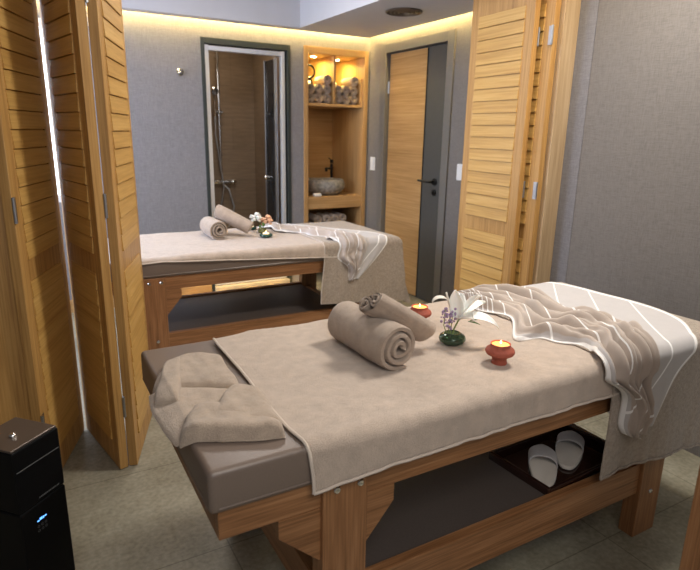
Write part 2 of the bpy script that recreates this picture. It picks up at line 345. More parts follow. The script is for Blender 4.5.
# shower set on the back tiles
sh = empty('shower_set', (1.70, y1, .85), label='chrome riser rail shower with hand shower and hose on brown tiles', cat='shower')
MB().cyl((0, -.06, .12), (0, -.06, 1.4), .014).tube([(0, -.06, 1.4), (0, -.08, 1.45), (0, -.15, 1.47), (0, -.34, 1.47)], .011, 12).build('riser_rail', chrome, sh, True)
for bz_ in (1.2, .3): MB().cyl((0, 0, bz_), (0, -.07, bz_), .014).build('wall_bracket', chrome, sh, True)
MB().lathe([(0, 0), (.10, 0), (.105, .008), (.02, .02), (.012, .04), (0, .04)], 32, Matrix.Translation((0, -.34, 1.42))).build('rain_head', chrome, sh, True)
MB().cyl((-.05, -.06, .70), (.035, -.06, .70), .018, 16, .004).cyl((-.05, -.06, .69), (-.05, -.10, .72), .016).build('slider', chrome, sh, True)
MB().tube([(-.05, -.10, .66), (-.052, -.11, .76), (-.058, -.12, .82), (-.065, -.14, .90)], [.012, .012, .014, .03], 14).cyl((-.068, -.12, .89), (-.062, -.165, .88), .038, 24, .005).build('hand_shower', chrome, sh, True)
MB().cyl((-.09, -.06, .04), (.11, -.06, .04), .022, 20, .005).cyl((-.075, 0, .04), (-.075, -.06, .04), .024).cyl((.075, 0, .04), (.075, -.06, .04), .024).build('mixer_body', chrome, sh, True)
for sx in (-1, 1): MB().lathe([(0, 0), (.026, 0), (.028, .01), (.028, .035), (.02, .045), (0, .045)], 20, Matrix.Translation((.08 * sx + (.02 if sx > 0 else 0), -.06, .04)) @ Matrix.Rotation(pi / 2 * sx, 4, 'Y')).build('tap_handle', chrome, sh, True)
MB().tube([(-.05, -.10, .67), (-.06, -.12, .5), (-.03, -.12, .25), (.0, -.13, .0), (-.05, -.14, -.25), (-.02, -.15, -.42), (.05, -.14, -.38), (.10, -.12, -.2), (.06, -.10, -.03), (.01, -.07, .02)], .008, 10).build('hose', steel, sh, True)

# ---- niche cabinet
nc = empty('niche_cabinet', ((NX0 + NX1) / 2, WB, 0), label='oak wall niche unit with lit cubbies above a basin counter', cat='cabinet')
h = (NX1 - NX0) / 2; D = .62
f = MB(); f.box(-h, -.012, 0, -h + .04, D, NZ, .002); f.build('left_side', nicheZ, nc)
MB().box(h - .04, -.012, 0, h, D, NZ, .002).build('right_side', nicheZ, nc)
MB().box(-h + .04, -.012, NZ - .055, h - .04, D, NZ, .002).build('top_board', nicheX, nc)
MB().box(-h + .04, D - .02, 0, h - .04, D, NZ - .055).build('back_board', nicheX, nc)
MB().box(-h + .04, .0, .70, h - .04, D - .02, .81, .003).build('counter', nicheX, nc)
MB().box(-h + .04, .02, .36, h - .04, D - .02, .39, .003).build('lower_shelf', nicheX, nc)
MB().box(-h + .04, .02, 1.605, h - .04, D - .02, 1.63, .002).build('cubby_floor', nicheX, nc)
MB().box(-.012, .025, 1.63, .006, D - .02, 2.035, .001).build('cubby_divider', nicheZ, nc)
cubL = MB().box(h - .055, .025, 1.63, h - .04, .3, 1.86).build('cubby_block', nicheZ, nc)
for i, x in enumerate((-.13, .15)):
    p = MB().lathe([(0, -.006), (.016, -.006), (.024, -.004), (.026, 0), (0, 0)], 20, Matrix.Translation((x, .20 + .08 * i, 2.034))).build('spot_lamp', emit('cubby_spot', (1, .86, .5), 22), nc, True)
area('cubby_light', (2.36, 4.95, 2.01), (2.36, 5.0, 1.6), .06, .06, 5.5, (1, .80, .24))
area('cubby_light', (2.64, 4.98, 2.01), (2.64, 5.05, 1.6), .06, .06, 5.5, (1, .80, .24))
area('counter_light', (2.5, 4.9, 1.6), (2.5, 4.95, .8), .12, .05, .5, (1, .75, .45))

# ---- spiral towel roll
def spiral_pts(R, turns, thick, seed, squash=1.0, n=None):
    n = n or int(turns * 22); out = []
    for i in range(n + 1):
        t = i / n; a = t * turns * 2 * pi; r = R - (turns * (1 - t)) * thick * 0 - (1 - t) * 0
        r = .18 * R + (R - .18 * R) * t
        r *= 1 + (.16 if R > .045 else .06) * nz(seed + a * .3, t * 2) * (1.25 - t)
        out.append((r * cos(a), r * sin(a) * squash))
    return out
def towel_roll(name, R, Ln, turns, m, seed=0, double=False, sub=0, hem=True, lenseg=12):
    """axis along local +X from 0 to Ln, resting on z=0; returns mesh builder"""
    t = R * .8 / turns * .94; b = MB(); KS = min(1, R / .06)
    def ribbon(c, R, turns, rot, sgn, t):
        P = spiral_pts(R, turns, t, seed + rot)
        n = len(P)
        def f(u, v):
            k = u * 2
            k = k if k <= 1 else 2 - k
            i = min(int(k * (n - 1)), n - 2); fr = k * (n - 1) - i
            px = P[i][0] * (1 - fr) + P[i + 1][0] * fr; py = P[i][1] * (1 - fr) + P[i + 1][1] * fr
            r = hypot(px, py) or 1e-6; off = (t / 2 if u <= .5 else -t / 2)
            off *= 1 - max(0, abs(2 * abs(v - .5)) - .93) * 6
            px += px / r * off; py += py / r * off
            a = rot; qx = px * cos(a) - py * sin(a); qy = sgn * (px * sin(a) + py * cos(a))
            wob = 1 + .05 * nz(v * 3 + seed, k * 5) + .018 * nz(v * 14 + seed, k * 30)
            bul = KS * (.014 * nz(seed * 3 + k * 9, v) + .010 * (1 - k) * (1 if v > .5 else -1))
            return Vector((v * Ln + (bul if abs(v - .5) > .4 else 0), c[0] + qx * wob, c[1] + qy * wob))
        b.grid(f, 2 * n - 1, lenseg)
        # close the rims at both ends
        bm = b.bm; bm.verts.ensure_lookup_table(); base = len(bm.verts) - (2 * n - 1) * lenseg
        for j in (0, lenseg - 1):
            for i in range(n - 1):
                A = bm.verts[base + i * lenseg + j]; B = bm.verts[base + (i + 1) * lenseg + j]
                C = bm.verts[base + (2 * n - 2 - i - 1) * lenseg + j]; Dv = bm.verts[base + (2 * n - 2 - i) * lenseg + j]
                try: bm.faces.new([x for k2, x in enumerate((A, B, C, Dv)) if x not in (A, B, C, Dv)[:k2]])
                except ValueError: pass
    if double:
        r2 = R * .55
        ribbon((r2 * .95, R * .8), r2, turns * .6, pi * .55, 1, t); ribbon((-r2 * .95, R * .8), r2, turns * .6, pi * .45, -1, t)
        def wrap(u, v):
            a = 2 * pi * u; rx = R * 1.12; ry = R * .72
            wv = 1 + .04 * nz(v * 4 + seed, a)
            inn = .93 if (v < .02 or v > .98) else 1
            pinch = 1 - .25 * max(0, sin(a)) ** 6
            return Vector((v * Ln, rx * cos(a) * wv * inn, R * .78 + ry * sin(a) * wv * inn * pinch))
        b.grid(wrap, 40, lenseg)
    else:
        ribbon((0, R), R, turns, -pi / 2 + .5 - turns * 2 * pi, 1, t)
    bmesh.ops.remove_doubles(b.bm, verts=b.bm.verts, dist=1e-5)
    return b

# small rolls on niche shelves
small = [towel_roll('r', .041, .20, 2.6, terry_roll, seed=s, lenseg=4) for s in (1, 5)]
proto = [s_.build('rolled_towel', terry_roll, None, True, angle=60) for s_ in small]
used = [False, False]
def put_roll(x, y, z, k, label, group, R=.034):
    o = proto[k] if not used[k] else proto[k].copy()
    if used[k]: COL.objects.link(o)
    used[k] = True
    o.location = (x, y, z); o.rotation_euler = (0, 0, pi / 2)
    tag(o, label, 'towel', group)
pos = ['lowest row, far left', 'lowest row, second from left', 'lowest row, right end', 'second row, far left', 'second row, middle', 'second row, right end', 'top of the pile']
def pile(x0, n, y, z, cub, group, rows, right_stack=False):
    k = 0
    for r, xs in enumerate(rows):
        for i, x in enumerate(xs):
            where = ['bottom', 'middle', 'top'][r] + ' row' + (', ' + ['first', 'second', 'third', 'fourth', 'fifth', 'sixth', 'seventh'][i] + ' from left' if len(xs) > 1 else '')
            put_roll(x0 + x, y + .006 * ((k * 7) % 3), z + .003 + r * .0795, k % 2, 'small rolled towel, %s, %s' % (cub, where), group); k += 1
pile(2.225, 0, WB + .04, 1.631, 'left lit cubby', 'rolled towels in the left cubby', [[.045, .129, .213], [.045, .129, .213], [.21]])
pile(2.50, 0, WB + .04, 1.631, 'right lit cubby', 'rolled towels in the right cubby', [[.045, .129, .213], [.045, .129, .213], [.213]])
pile(2.225, 0, WB + .04, .391, 'shelf below the basin', 'rolled towels under the basin', [[.05, .135, .22, .305, .39, .475], [.09, .175, .26, .345, .43], [.13, .22, .305, .39]])
# folded white towels in the cubbies behind the rolls
for x0, x1, lab in ((2.245, 2.42, 'left'), (2.52, 2.67, 'right')):
    b = MB()
    for k in range(5): b.box(x0, WB + .30, 1.631 + k * .042, x1, WB + .55, 1.631 + k * .042 + .040, .016, 3)
    tag(b.build('folded_towels', white_cloth, None, True), 'white folded towels stacked at the back of the %s cubby' % lab, 'towels')
# decorative ring ornament, left cubby
orn = empty('ornament', (2.262, WB + .10, 1.765), label='dark ring-shaped ornament propped in the left lit cubby', cat='ornament')
b = MB()
for r0, z in ((.055, .13), (.03, .04)): b.lathe([(r0 + .008 * cos(a), .008 * sin(a)) for a in [i * pi / 4 for i in range(8)]], 28, Matrix.Translation((.02, 0, z)) @ Matrix.Rotation(pi / 2, 4, 'X'), True)
b.box(-.02, -.02, 0, .06, .02, .008); b.build('rings', dark_metal, orn, True)
# basin, faucet
stone = plain('grey_stone', (.26, .235, .20), .8, var=.35, bump=.8, scale=38)
bs = MB(); prof = [(0, 0), (.13, 0), (.165, .02), (.195, .06), (.20, .095), (.185, .135), (.17, .143), (.155, .135), (.14, .08), (.06, .045), (0, .04)]
bs.lathe(prof, 40); 
for v in bs.bm.verts: v.co *= 1 + .035 * nz(v.co.x * 22, v.co.y * 22, v.co.z * 22)
zmin = min(v.co.z for v in bs.bm.verts)
for v in bs.bm.verts: v.co.z -= zmin
tag(bs.build('stone_basin', stone, None, True, loc=(2.505, WB + .225, .8105)), 'rough grey stone vessel basin on the oak niche counter', 'sink')
fc = empty('faucet', (2.70, WB + .45, .8105), label='tall dark metal tap behind the stone basin', cat='faucet')
MB().cyl((0, 0, 0), (0, 0, .27), .014, 20, .003).cyl((0, 0, 0), (0, 0, .01), .026).build('body', dark_metal, fc, True)
MB().cyl((.02, .02, .22), (-.13, -.14, .235), .011, 16, .003).cyl((-.13, -.14, .24), (-.13, -.14, .205), .014, 16, .003).build('spout', dark_metal, fc, True)
MB().cyl((0, 0, .275), (0, 0, .31), .016, 16, .004).cyl((0, 0, .3), (.0, .06, .325), .005).build('lever', dark_metal, fc, True)
tag(MB().box(2.30, WB + .015, .8105, 2.375, WB + .06, .84, .009, 3).build('soap_bar', plain('white_soap', (.8, .78, .74), .4, var=.02), None, True), 'white bar of soap on the front edge of the niche counter', 'soap')

# ---- grey door on right wall
d1 = empty('door_1', (WX, (DY0 + DY1) / 2, 0), kind='structure')
hw = (DY1 - DY0) / 2
f = MB(); f.box(-.015, -hw, 0, .10, -hw + .08, DZ, .003); f.box(-.015, hw - .08, 0, .10, hw, DZ, .003); f.box(-.015, -hw + .08, DZ - .075, .10, hw - .08, DZ, .003)
f.build('door_frame', greyframe, d1)
lf = MB().box(.03, -hw + .083, .006, .07, hw - .083, DZ - .079, .002).build('door_leaf', greydoor, d1)
MB().box(.026, -.125, .012, .032, hw - .09, DZ - .085, .001).build('veneer_panel', veneerY, lf)
MB().box(.024, -.132, .010, .031, -.125, DZ - .083).build('inlay', dark_metal, lf)
hd = MB().cyl((.03, -.30, 1.015), (.015, -.30, 1.015), .028, 24, .003).tube([(.02, -.30, 1.015), (-.03, -.30, 1.015), (-.042, -.285, 1.015), (-.042, -.17, 1.02)], .009, 12).build('door_handle', dark_metal, lf, True)
MB().cyl((.03, -.30, .93), (.016, -.30, .93), .026, 24, .003).box(.008, -.306, .92, .016, -.294, .94).build('lock_rosette', dark_metal, lf, True)
MB().cyl((.02, hw - .084, 1.72), (.02, hw - .084, 1.82), .007, 12).cyl((.02, hw - .084, .3), (.02, hw - .084, .4), .007, 12).build('hinge', steel, lf, True)
def switch(loc, label):
    r = empty('light_switch', loc, label=label, cat='light switch')
    MB().box(-.008, -.04, -.06, 0, .04, .06, .003).build('plate', white_frame, r)
    MB().box(-.012, -.022, -.04, -.007, .022, .04, .002).build('rocker', white_frame, r)
switch((WX, 4.61, 1.11), 'white light switch on the wall between niche and grey door')
switch((WX, 3.36, 1.115), 'white light switch on the wall right of the grey door')
hk = empty('wall_hook', (1.14, WB, 1.81), label='small chrome robe hook alone on the grey wall left of the shower', cat='hook')
MB().cyl((0, 0, 0), (0, -.012, 0), .026, 24, .003).build('rosette', chrome, hk, True)
MB().tube([(0, -.01, 0), (0, -.045, -.005), (0, -.06, .02)], .007, 10).tube([(-.0, -.03, 0), (-.03, -.05, -.015), (-.04, -.055, .01)], .006, 10).build('peg', chrome, hk, True)
# vent
vr = empty('ceiling_vent', (2.392, 3.53, CB), label='round dark slotted air vent in the dropped ceiling', cat='vent')
b = MB()
for r0 in (.115, .085, .058, .03): b.lathe([(r0, -.0), (r0 + .012, -.002), (r0 + .013, -.010), (r0 + .002, -.014), (r0 - .004, -.004)], 40, None, True)
b.box(-.11, -.004, -.008, .11, .004, -.003); b.box(-.004, -.11, -.008, .004, .11, -.003); b.build('rings', plain('bronze_metal', (.16, .13, .10), .4, .7), vr, True)
MB().lathe([(0, -.001), (.113, -.001), (.113, 0), (0, 0)], 40).build('throat', plain('vent_black', (.01, .01, .01), .9), vr)
# baseboard of the back wall and its right-hand wall
oakbase = nicheX
S(MB().box(.2, WB - .014, 0, SX0, WB, .10, .003).build('baseboard_back', oakbase))
S(MB().box(WX - .014, 2.32, 0, WX, DY0, .06, .003).build('baseboard_right', greyframe))
# tealights along the shower threshold
gold = plain('gold_tin', (.75, .52, .18), .25, 1)
tl = empty('tealight', (1.13, WB - .07, 0), label='lit tealight on the floor by the skirting, left end of the row', cat='candle', group='tealights along the shower threshold')
MB().lathe([(0, 0), (.019, 0), (.019, .015), (.0175, .015), (.0175, .011), (0, .011)], 20).build('cup', gold, tl, True)
MB().lathe([(0, 0), (.004, .004), (.005, .010), (.0025, .018), (0, .026)], 10, Matrix.Translation((0, 0, .012))).build('flame', emit('tea_flame', (1, .62, .2), 60), tl, True)
for i, (x, lb) in enumerate(((1.40, 'second from the left'), (1.63, 'third from the left'), (1.86, 'fourth from the left'), (2.10, 'right end of the row'))):
    c = copy_tree(tl); c.location.x = x; c['label'] = 'lit tealight on the floor in front of the shower, ' + lb
tag(MB().box(1.05, WB - .10, 0, 2.14, WB - .088, .012, .002).build('floor_strip', gold), 'thin gold strip on the floor in front of the tealights', 'trim')
area('threshold_glow', (1.65, WB - .12, .34), (1.65, WB, .02), 1.0, .03, 3, (1, .68, .26))

# ================================================================ FOLDING DOORS
def leaf(name, p0, p1, label, group, cat='folding door', hinges=(), top=2.18, flip=1, plain_leaf=False):
    """leaf from floor point p0 to p1, local x along the leaf"""
    dx, dy = p1[0] - p0[0], p1[1] - p0[1]; Wd = hypot(dx, dy); T = .034
    r = empty(name, ((p0[0] + p1[0]) / 2, (p0[1] + p1[1]) / 2, 0), atan2(dy, dx), label, cat, group)
    h = Wd / 2; st = .072; z0 = .004
    MB().box(-h, -T / 2, z0, -h + st, T / 2, top, .002).build('stile', oakZ, r)
    MB().box(h - st, -T / 2, z0, h, T / 2, top, .002).build('stile', oakZ, r)
    for a, b_ in ((z0, .115), (.835, .915), (2.03, top)): MB().box(-h + st, -T / 2, a, h - st, T / 2, b_, .001).build('rail', oakZ, r)
    for a, b_, n in ((.115, .835, 11), (.915, 2.03, 17)):
        m = MB(); p = (b_ - a) / n
        m.box(-h + st, -T / 2 + .006, a, h - st, T / 2 - .006, b_)
        for i in range(n):
            zz = a + i * p
            for s_ in (-1, 1):
                m.prism([(s_ * (T / 2 - .007), zz + .002), (s_ * (T / 2 + .0065), zz + .003), (s_ * (T / 2 + .0065), zz + .007), (s_ * (T / 2 + .0022), zz + p - .001), (s_ * (T / 2 - .007), zz + p - .001)], -h + st - .006, h - st + .006, 'X')
        m.build('louvre_panel', oakX, r)
    for side, zz, fy in hinges:
        b_ = MB(); x = side * h
        b_.cyl((x, fy * (T / 2 + .004), zz), (x, fy * (T / 2 + .004), zz + .09), .006, 12)
        b_.box(x - side * .028, fy * (T / 2) - .001, zz, x, fy * (T / 2) + .002, zz + .09)
        hg = b_.build('hinge', steel, r, True)
    return r
HZ = (.235, 1.06, 1.80)
gl = 'louvred folding door leaves left of the opening'
leaf('folding_door_leaf', (-.060, 2.283), (.103, 2.73), 'louvred oak folding leaf at far left, behind the black box', gl, hinges=[(-1, z, -1) for z in HZ])
leaf('folding_door_leaf', (.1445, 2.735), (.234, 2.300), 'louvred oak folding leaf in shade, second of the left stack', gl, hinges=[(1, z, 1) for z in HZ])
leaf('folding_door_leaf', (.270, 2.305), (.426, 2.775), 'warmly lit louvred oak leaf of the left stack, beside the far bed', gl, hinges=[(-1, z, 1) for z in HZ])
gr = 'louvred folding door leaves right of the opening'
leaf('folding_door_leaf', (2.342, 2.262), (2.366, 2.765), 'louvred oak folding leaf facing the room at the right side of the opening', gr, hinges=[(-1, 1.06, -1), (-1, 1.83, -1)])
leaf('folding_door_leaf', (2.389, 2.175), (2.432, 2.66), 'folded oak leaf seen edge-on between the facing leaf and the right post', gr, hinges=[(-1, 1.06, 1), (-1, 1.83, 1)])

# ================================================================ MASSAGE BEDS
BL, BWd, BT = 1.885, .755, .72
def bed(loc, label):
    r = empty('massage_bed', loc, label=label, cat='massage table', group='massage beds')
    # mattress
    m = MB(); m.box(0, 0, .618, BL, BWd, BT, .014, 4)
    mt = m.build('mattress', leather, r, True)
    ring = [(.028, .003, .621), (BL - .028, .003, .621)]
    z_ = .632
    MB().tube([(.02, .001, z_), (BL - .02, .001, z_)], .003, 6).tube([(.001, .02, z_), (.001, BWd - .02, z_)], .003, 6).build('seam', leather, mt, True)
    # frame
    i0 = .014
    for k, y in enumerate((i0, BWd - i0 - .03)):
        MB().box(.02, y, .545, BL - .02, y + .03, .618, .002).build('side_rail', bedX, r)
        # legs
    for x in (.02, BL - .05): MB().box(x, i0 + .03, .545, x + .03, BWd - i0 - .03, .618, .002).build('end_rail', bedY, r)
    for x in (.26, 1.505):
        for y, s_ in ((.0, 1), (BWd - .058, -1)):
            lg = MB().box(x, y, 0, x + .12, y + .058, .6175, .003).build('leg', bedZ, r)
            yy = y - .001 if s_ > 0 else y + .059
            for bx, bz in ((.035, .59), (.098, .59), (.06, .175 if x > 1 else .26)):
                MB().lathe([(0, 0), (.0075, 0), (.009, .0015), (.007, .004), (0, .005)], 16, Matrix.Translation((x + bx, yy, bz)) @ Matrix.Rotation(pi / 2 * s_, 4, 'X')).build('bolt', chrome, lg, True)
            # corner gussets either side of the leg
            ya, yb = (y + .013, y + .043) if s_ > 0 else (y + .015, y + .045)
            for g in (-1, 1):
                xa = x if g < 0 else x + .12
                ww = .105 if g < 0 else .085
                MB().prism([(xa, .5445), (xa + g * ww, .5445), (xa + g * ww, .498), (xa + g * .004, .402), (xa, .402)], ya, yb, 'Y', .001).build('gusset', bedX, r)
    for y in (.012, BWd - .044): MB().box(.38, y, .175, 1.505, y + .032, .295, .002).build('lower_rail', bedX, r)
    for x in (.285, 1.535): MB().box(x, .058, .15, x + .035, BWd - .058, .27, .002).build('cross_rail', bedY, r)
    MB().box(.383, .046, .255, 1.502, BWd - .046, .283, .008, 3).build('shelf', shelf_m, r, True)
    return r
NB = (.255, 1.009, 0); FB = (.222, 3.06, 0)
bed(NB, 'wooden massage bed in the foreground with taupe padding and open shelf')
bed(FB, 'wooden massage bed in the far room behind the folding doors')

RAD = .022
def edge(s_):
    """s_: metres past the start of the rounded edge -> (offset, drop, nx, nz)"""
    if s_ <= 0: return s_, 0, 0, 1
    if s_ < RAD * pi / 2:
        a = s_ / RAD; return RAD * sin(a), RAD * (1 - cos(a)), sin(a), cos(a)
    return RAD, RAD + s_ - RAD * pi / 2, 1, 0
def drape(x, t, h, flare=.0):
    ox, dx, nx, mx = edge(x - (BL - RAD)); x_ = BL - RAD + ox
    nx_ = nx
    if t < BWd / 2: oy, dy, ny, my = edge(RAD - t); y_ = RAD - oy; sy = -1
    else: oy, dy, ny, my = edge(t - (BWd - RAD)); y_ = BWd - RAD + oy; sy = 1
    mn = min(dx, dy); mxx = max(dx, dy)
    z = BT - mxx - .15 * mn
    x_ += nx * h + mn * .05 + flare * dx * nx; y_ += sy * (ny * h + mn * .05 + flare * dy * ny)
    if mxx < RAD * .999: z += h * min(mx, my)
    return Vector((x_, y_, z))
def place(o, base): o.location = base; return o
def strip(f, pts, r, name, parent, m):
    b = MB(); b.tube([f(*p) for p in pts], r, 6); return b.build(name, m, parent, True)

def main_towel(base, seed, label, x0=.215, x1=1.42, hems=(-.088, -.084)):
    def f(u, v):
        wob = .012 * nz(v * 2.2 + seed, 3) + .012 * (v - .5)
        xa = x0 + wob + .02 * sm(.25, 0, v); x = xa + (x1 - xa) * u
        ta = hems[0] + (hems[1] - hems[0]) * u - .012 * sm(.12, 0, u) + .006 * nz(u * 4 + seed, 1); tb = .715 + .11 * sm(0, .35, u)
        t = ta + (tb - ta) * v
        h = .0075 + .004 * (nz(x * 4 + seed, t * 4) + .4) + .0025 * nz(x * 11, t * 9 + seed)
        hang = sm(.06, -.12, t)
        h += hang * (.007 + .008 * nz(x * 9 + seed, .3) + .006 * nz(x * 20 + seed, t * 3)) 
        # soft creases
        h += .005 * max(0, nz(x * 3 + t * 5 + seed, x * 1.5)) ** 1 * 1.5
        return drape(x, t, h)
    b = MB(); b.grid(f, 130, 90); o = place(b.build('bed_towel', terry, None, True, solid=.005, angle=180), base); tag(o, label, 'towel', 'beige towels covering the beds')
    strip(f, [(0, v / 60) for v in range(61)], .0042, 'hem', o, hem_m); strip(f, [(u / 90, 0) for u in range(91)], .0042, 'hem', o, hem_m)
    return o
main_towel(NB, 2.0, 'large beige terry towel spread over the foreground bed, beneath the towel rolls')
main_towel(FB, 9.0, 'large beige terry towel spread over the far bed', x0=.235, hems=(.004, -.072))

def throw(base, seed, label, x0=1.245):
    def f(u, v):
        t = -.378 + .022 * sin(u * 5 + seed) + (BWd + .20 + .392) * v
        fl = sm(.0, -.38, t)
        x = x0 + .01 * nz(v * 5, seed) - .03 * fl * sm(.2, 0, u) + (BL + .34 - x0) * u
        h = .015 + .002 * nz(x * 6, t * 6)
        ww = sin(x * 17 + seed + 1.2 * nz(x * 3, seed)) * .5 + .5
        h += fl * (.004 + .028 * ww * (.6 + .5 * nz(x * 5, seed)) + .008 * nz(x * 25, t * 2)) 
        flx = sm(BL, BL + .3, x)
        h += flx * (.006 + .012 * (sin(t * 18 + seed) * .5 + .5)) * sm(-.02, .06, t)
        return drape(x, t, h, .03)
    b = MB(); b.grid(f, 110, 130)
    o = place(b.build('bed_throw', linen, None, True, solid=.004, angle=180), base); tag(o, label, 'blanket', 'linen throws over the bed ends')
    strip(f, [(u / 80, 0) for u in range(81)], .0045, 'hem', o, linen); strip(f, [(0, v / 80) for v in range(45)], .0035, 'hem', o, hem_m if seed > 5 else linen)
    return o
throw(NB, 1.0, 'beige linen throw hanging down over the right end of the foreground bed')
throw(FB, 8.0, 'taupe throw hanging over the right end of the far bed', x0=1.33)

def pareo(base, seed, label, back, front, amp=.03, nf=4.2, lift=.020, uoff=0):
    def P(u, v):
        a = crom(back, u); b_ = crom(front, u)
        # a little scalloping along the loose edge
        sc_ = sm(.6, 1, v) * .018 * sin(u * 31 + seed) 
        # folds gather the cloth: squeeze toward the front half
        x = a[0] + (b_[0] - a[0]) * v; t = a[1] + (b_[1] - a[1]) * v
        return x + sc_, t + sc_ * .5
    def f(u, v):
        x, t = P(u, v)
        g = sm(.38, .62, v) * (.45 + .55 * sm(0, .12, u)) * (1 - .35 * sm(.85, 1, u))
        ph = 2 * pi * nf * v + 1.5 * sin(u * 5 + seed) + 1.6 * nz(u * 4 + seed, v * 1.5)
        fold = abs(sin(ph / 2)) ** 1.3
        fold = max(fold, .8 * abs(sin(ph * .37 + u * 9 + seed)) ** 3)
        h = lift * .55 + lift * .5 * sm(1.17, 1.26, x) + .002 * nz(x * 7, t * 7 + seed) + g * (amp * fold * (.85 + .9 * nz(u * 7, v * 3 + seed)) + .009 * nz(u * 22, v * 16 + seed) + .006)
        h += .010 * sm(.6, 1, u) * (.5 + .5 * sin(v * 17 + u * 6)) 
        h -= g * .03 * sm(.90, 1, v)
        return drape(x, t, max(h, .011 + .007 * sm(1.17, 1.26, x)), .05)
    def uv(u, v):
        x, t = P(u, v)
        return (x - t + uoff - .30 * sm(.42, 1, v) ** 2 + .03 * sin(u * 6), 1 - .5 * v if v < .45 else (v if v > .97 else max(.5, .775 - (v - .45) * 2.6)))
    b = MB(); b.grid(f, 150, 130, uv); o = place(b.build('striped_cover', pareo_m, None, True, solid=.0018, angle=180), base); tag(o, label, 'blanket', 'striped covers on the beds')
    o.modifiers['thickness'].offset = 0
    strip(f, [(u / 120, 1) for u in range(121)], .0022, 'hem', o, white_cloth); strip(f, [(u / 120, 0) for u in range(121)], .0022, 'hem', o, white_cloth)
    return o
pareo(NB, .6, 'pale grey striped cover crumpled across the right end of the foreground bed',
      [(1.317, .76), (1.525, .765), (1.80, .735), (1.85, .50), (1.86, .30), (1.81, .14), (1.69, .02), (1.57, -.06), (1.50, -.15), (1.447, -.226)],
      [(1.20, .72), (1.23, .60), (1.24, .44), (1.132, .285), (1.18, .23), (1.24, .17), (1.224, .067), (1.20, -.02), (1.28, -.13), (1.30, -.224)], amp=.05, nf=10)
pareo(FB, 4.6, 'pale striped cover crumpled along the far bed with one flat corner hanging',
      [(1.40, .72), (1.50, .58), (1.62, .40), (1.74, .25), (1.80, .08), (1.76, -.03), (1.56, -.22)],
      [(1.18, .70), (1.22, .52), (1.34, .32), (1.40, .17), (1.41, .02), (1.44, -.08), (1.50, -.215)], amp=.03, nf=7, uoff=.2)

# crumpled folded towel at the head of the near bed
def slab(b, quad, th, base_z, seed, wr=.004, nu=46, nv=40, roll=None):
    """puffy folded layer over a quad of bed coordinates; closed top/bottom"""
    def P(u, v):
        a, b_, c_, d_ = quad
        cu, cv = 2 * u - 1, 2 * v - 1; k_ = 1 - .07 * (cu * cv) ** 2; u = .5 + cu * k_ / 2; v = .5 + cv * k_ / 2
        x = (a[0] * (1 - u) + b_[0] * u) * (1 - v) + (d_[0] * (1 - u) + c_[0] * u) * v
        y = (a[1] * (1 - u) + b_[1] * u) * (1 - v) + (d_[1] * (1 - u) + c_[1] * u) * v
        x += .010 * nz(u * 2.3 + seed, v * 2.3); y += .010 * nz(v * 2.3, u * 2.3 + seed)
        return x, y
    def prof(u, v): return (max(0, 1 - abs(2 * u - 1) ** 7) * max(0, 1 - abs(2 * v - 1) ** 7)) ** .45
    def top(u, v):
        x, y = P(u, v); p = prof(u, v)
        z = base_z(x, y) + p * th * (.62 + .38 * (sm(.45, 0, v) if roll == 'front' else .5)) + p * (wr * nz(x * 16 + seed, y * 16) + wr * .8 * nz(x * 38, y * 9 + seed)) 
        return Vector((x, y, z))
    def bot(u, v):
        x, y = P(u, 1 - v); return Vector((x, y, base_z(x, y) - .001))
    b.grid(top, nu, nv); b.grid(bot, nu, nv)
def bz(x, y):
    z = BT + .0035
    if x < .012: z -= min((.012 - x) * .5, .02)
    if y < .012: z -= (.012 - y) * 1.2
    return z
b = MB()
slab(b, [(-.028, .15), (.165, .05), (.20, .32), (-.045, .47)], .016, bz, 1.3)
slab(b, [(-.03, .46), (.185, .33), (.205, .585), (.10, .64)], .026, bz, 4.1)
slab(b, [(-.040, .36), (.02, .30), (.10, .62), (.03, .56)], .034, bz, 7.7)
slab(b, [(-.03, .145), (.195, .045), (.20, .205), (.045, .29)], .046, bz, 9.2, .005, roll='front')
slab(b, [(.05, .20), (.205, .07), (.215, .30), (.165, .34)], .040, bz, 5.5, .004)
bmesh.ops.remove_doubles(b.bm, verts=b.bm.verts, dist=1e-5)
ft = place(b.build('crumpled_towel', fold_m, None, True, angle=180), NB)
tag(ft, 'taupe towel loosely folded on the bare head end of the foreground bed', 'towel')

# big towel rolls
def orient(o, p, d, lift_local=True):
    d = Vector(d).normalized(); x = d; y = Vector((0, 0, 1)).cross(x).normalized(); z = x.cross(y)
    M = Matrix((x, y, z)).transposed().to_4x4(); M.translation = Vector(p); o.matrix_world = M
TZ = BT + .012
r1 = towel_roll('towel_roll', .066, .295, 2.9, terry_roll, seed=2.3, lenseg=26).build('towel_roll', terry_roll, None, True, angle=70)
orient(r1, (.862, 1.545, TZ), (.018, -.33, 0)); tag(r1, 'thick taupe rolled towel lying on the foreground bed', 'towel')
r2 = towel_roll('towel_roll', .043, .25, 3.0, terry_roll, seed=6.1, double=True, lenseg=22).build('towel_roll', terry_roll, None, True, angle=70)
orient(r2, (1.050, 1.365, .780), (-.18, -.010, .112))
r2.matrix_world = r2.matrix_world @ Matrix.Rotation(radians(35), 4, 'X') @ Matrix.Translation((0, 0, -.043 * .78)); tag(r2, 'slimmer double-rolled towel leaning on the thick roll of the foreground bed', 'towel')
r3 = towel_roll('towel_roll', .058, .25, 3.2, terry_roll, seed=3.1, lenseg=14).build('towel_roll', terry_roll, None, True, angle=70)
orient(r3, (1.015, 3.67, TZ), (.0, -.33, 0)); tag(r3, 'rolled towel lying flat on the far bed with its spiral end facing out', 'towel')
r4 = towel_roll('towel_roll', .043, .24, 2.6, terry_roll, seed=7.7, lenseg=14).build('towel_roll', terry_roll, None, True, angle=70)
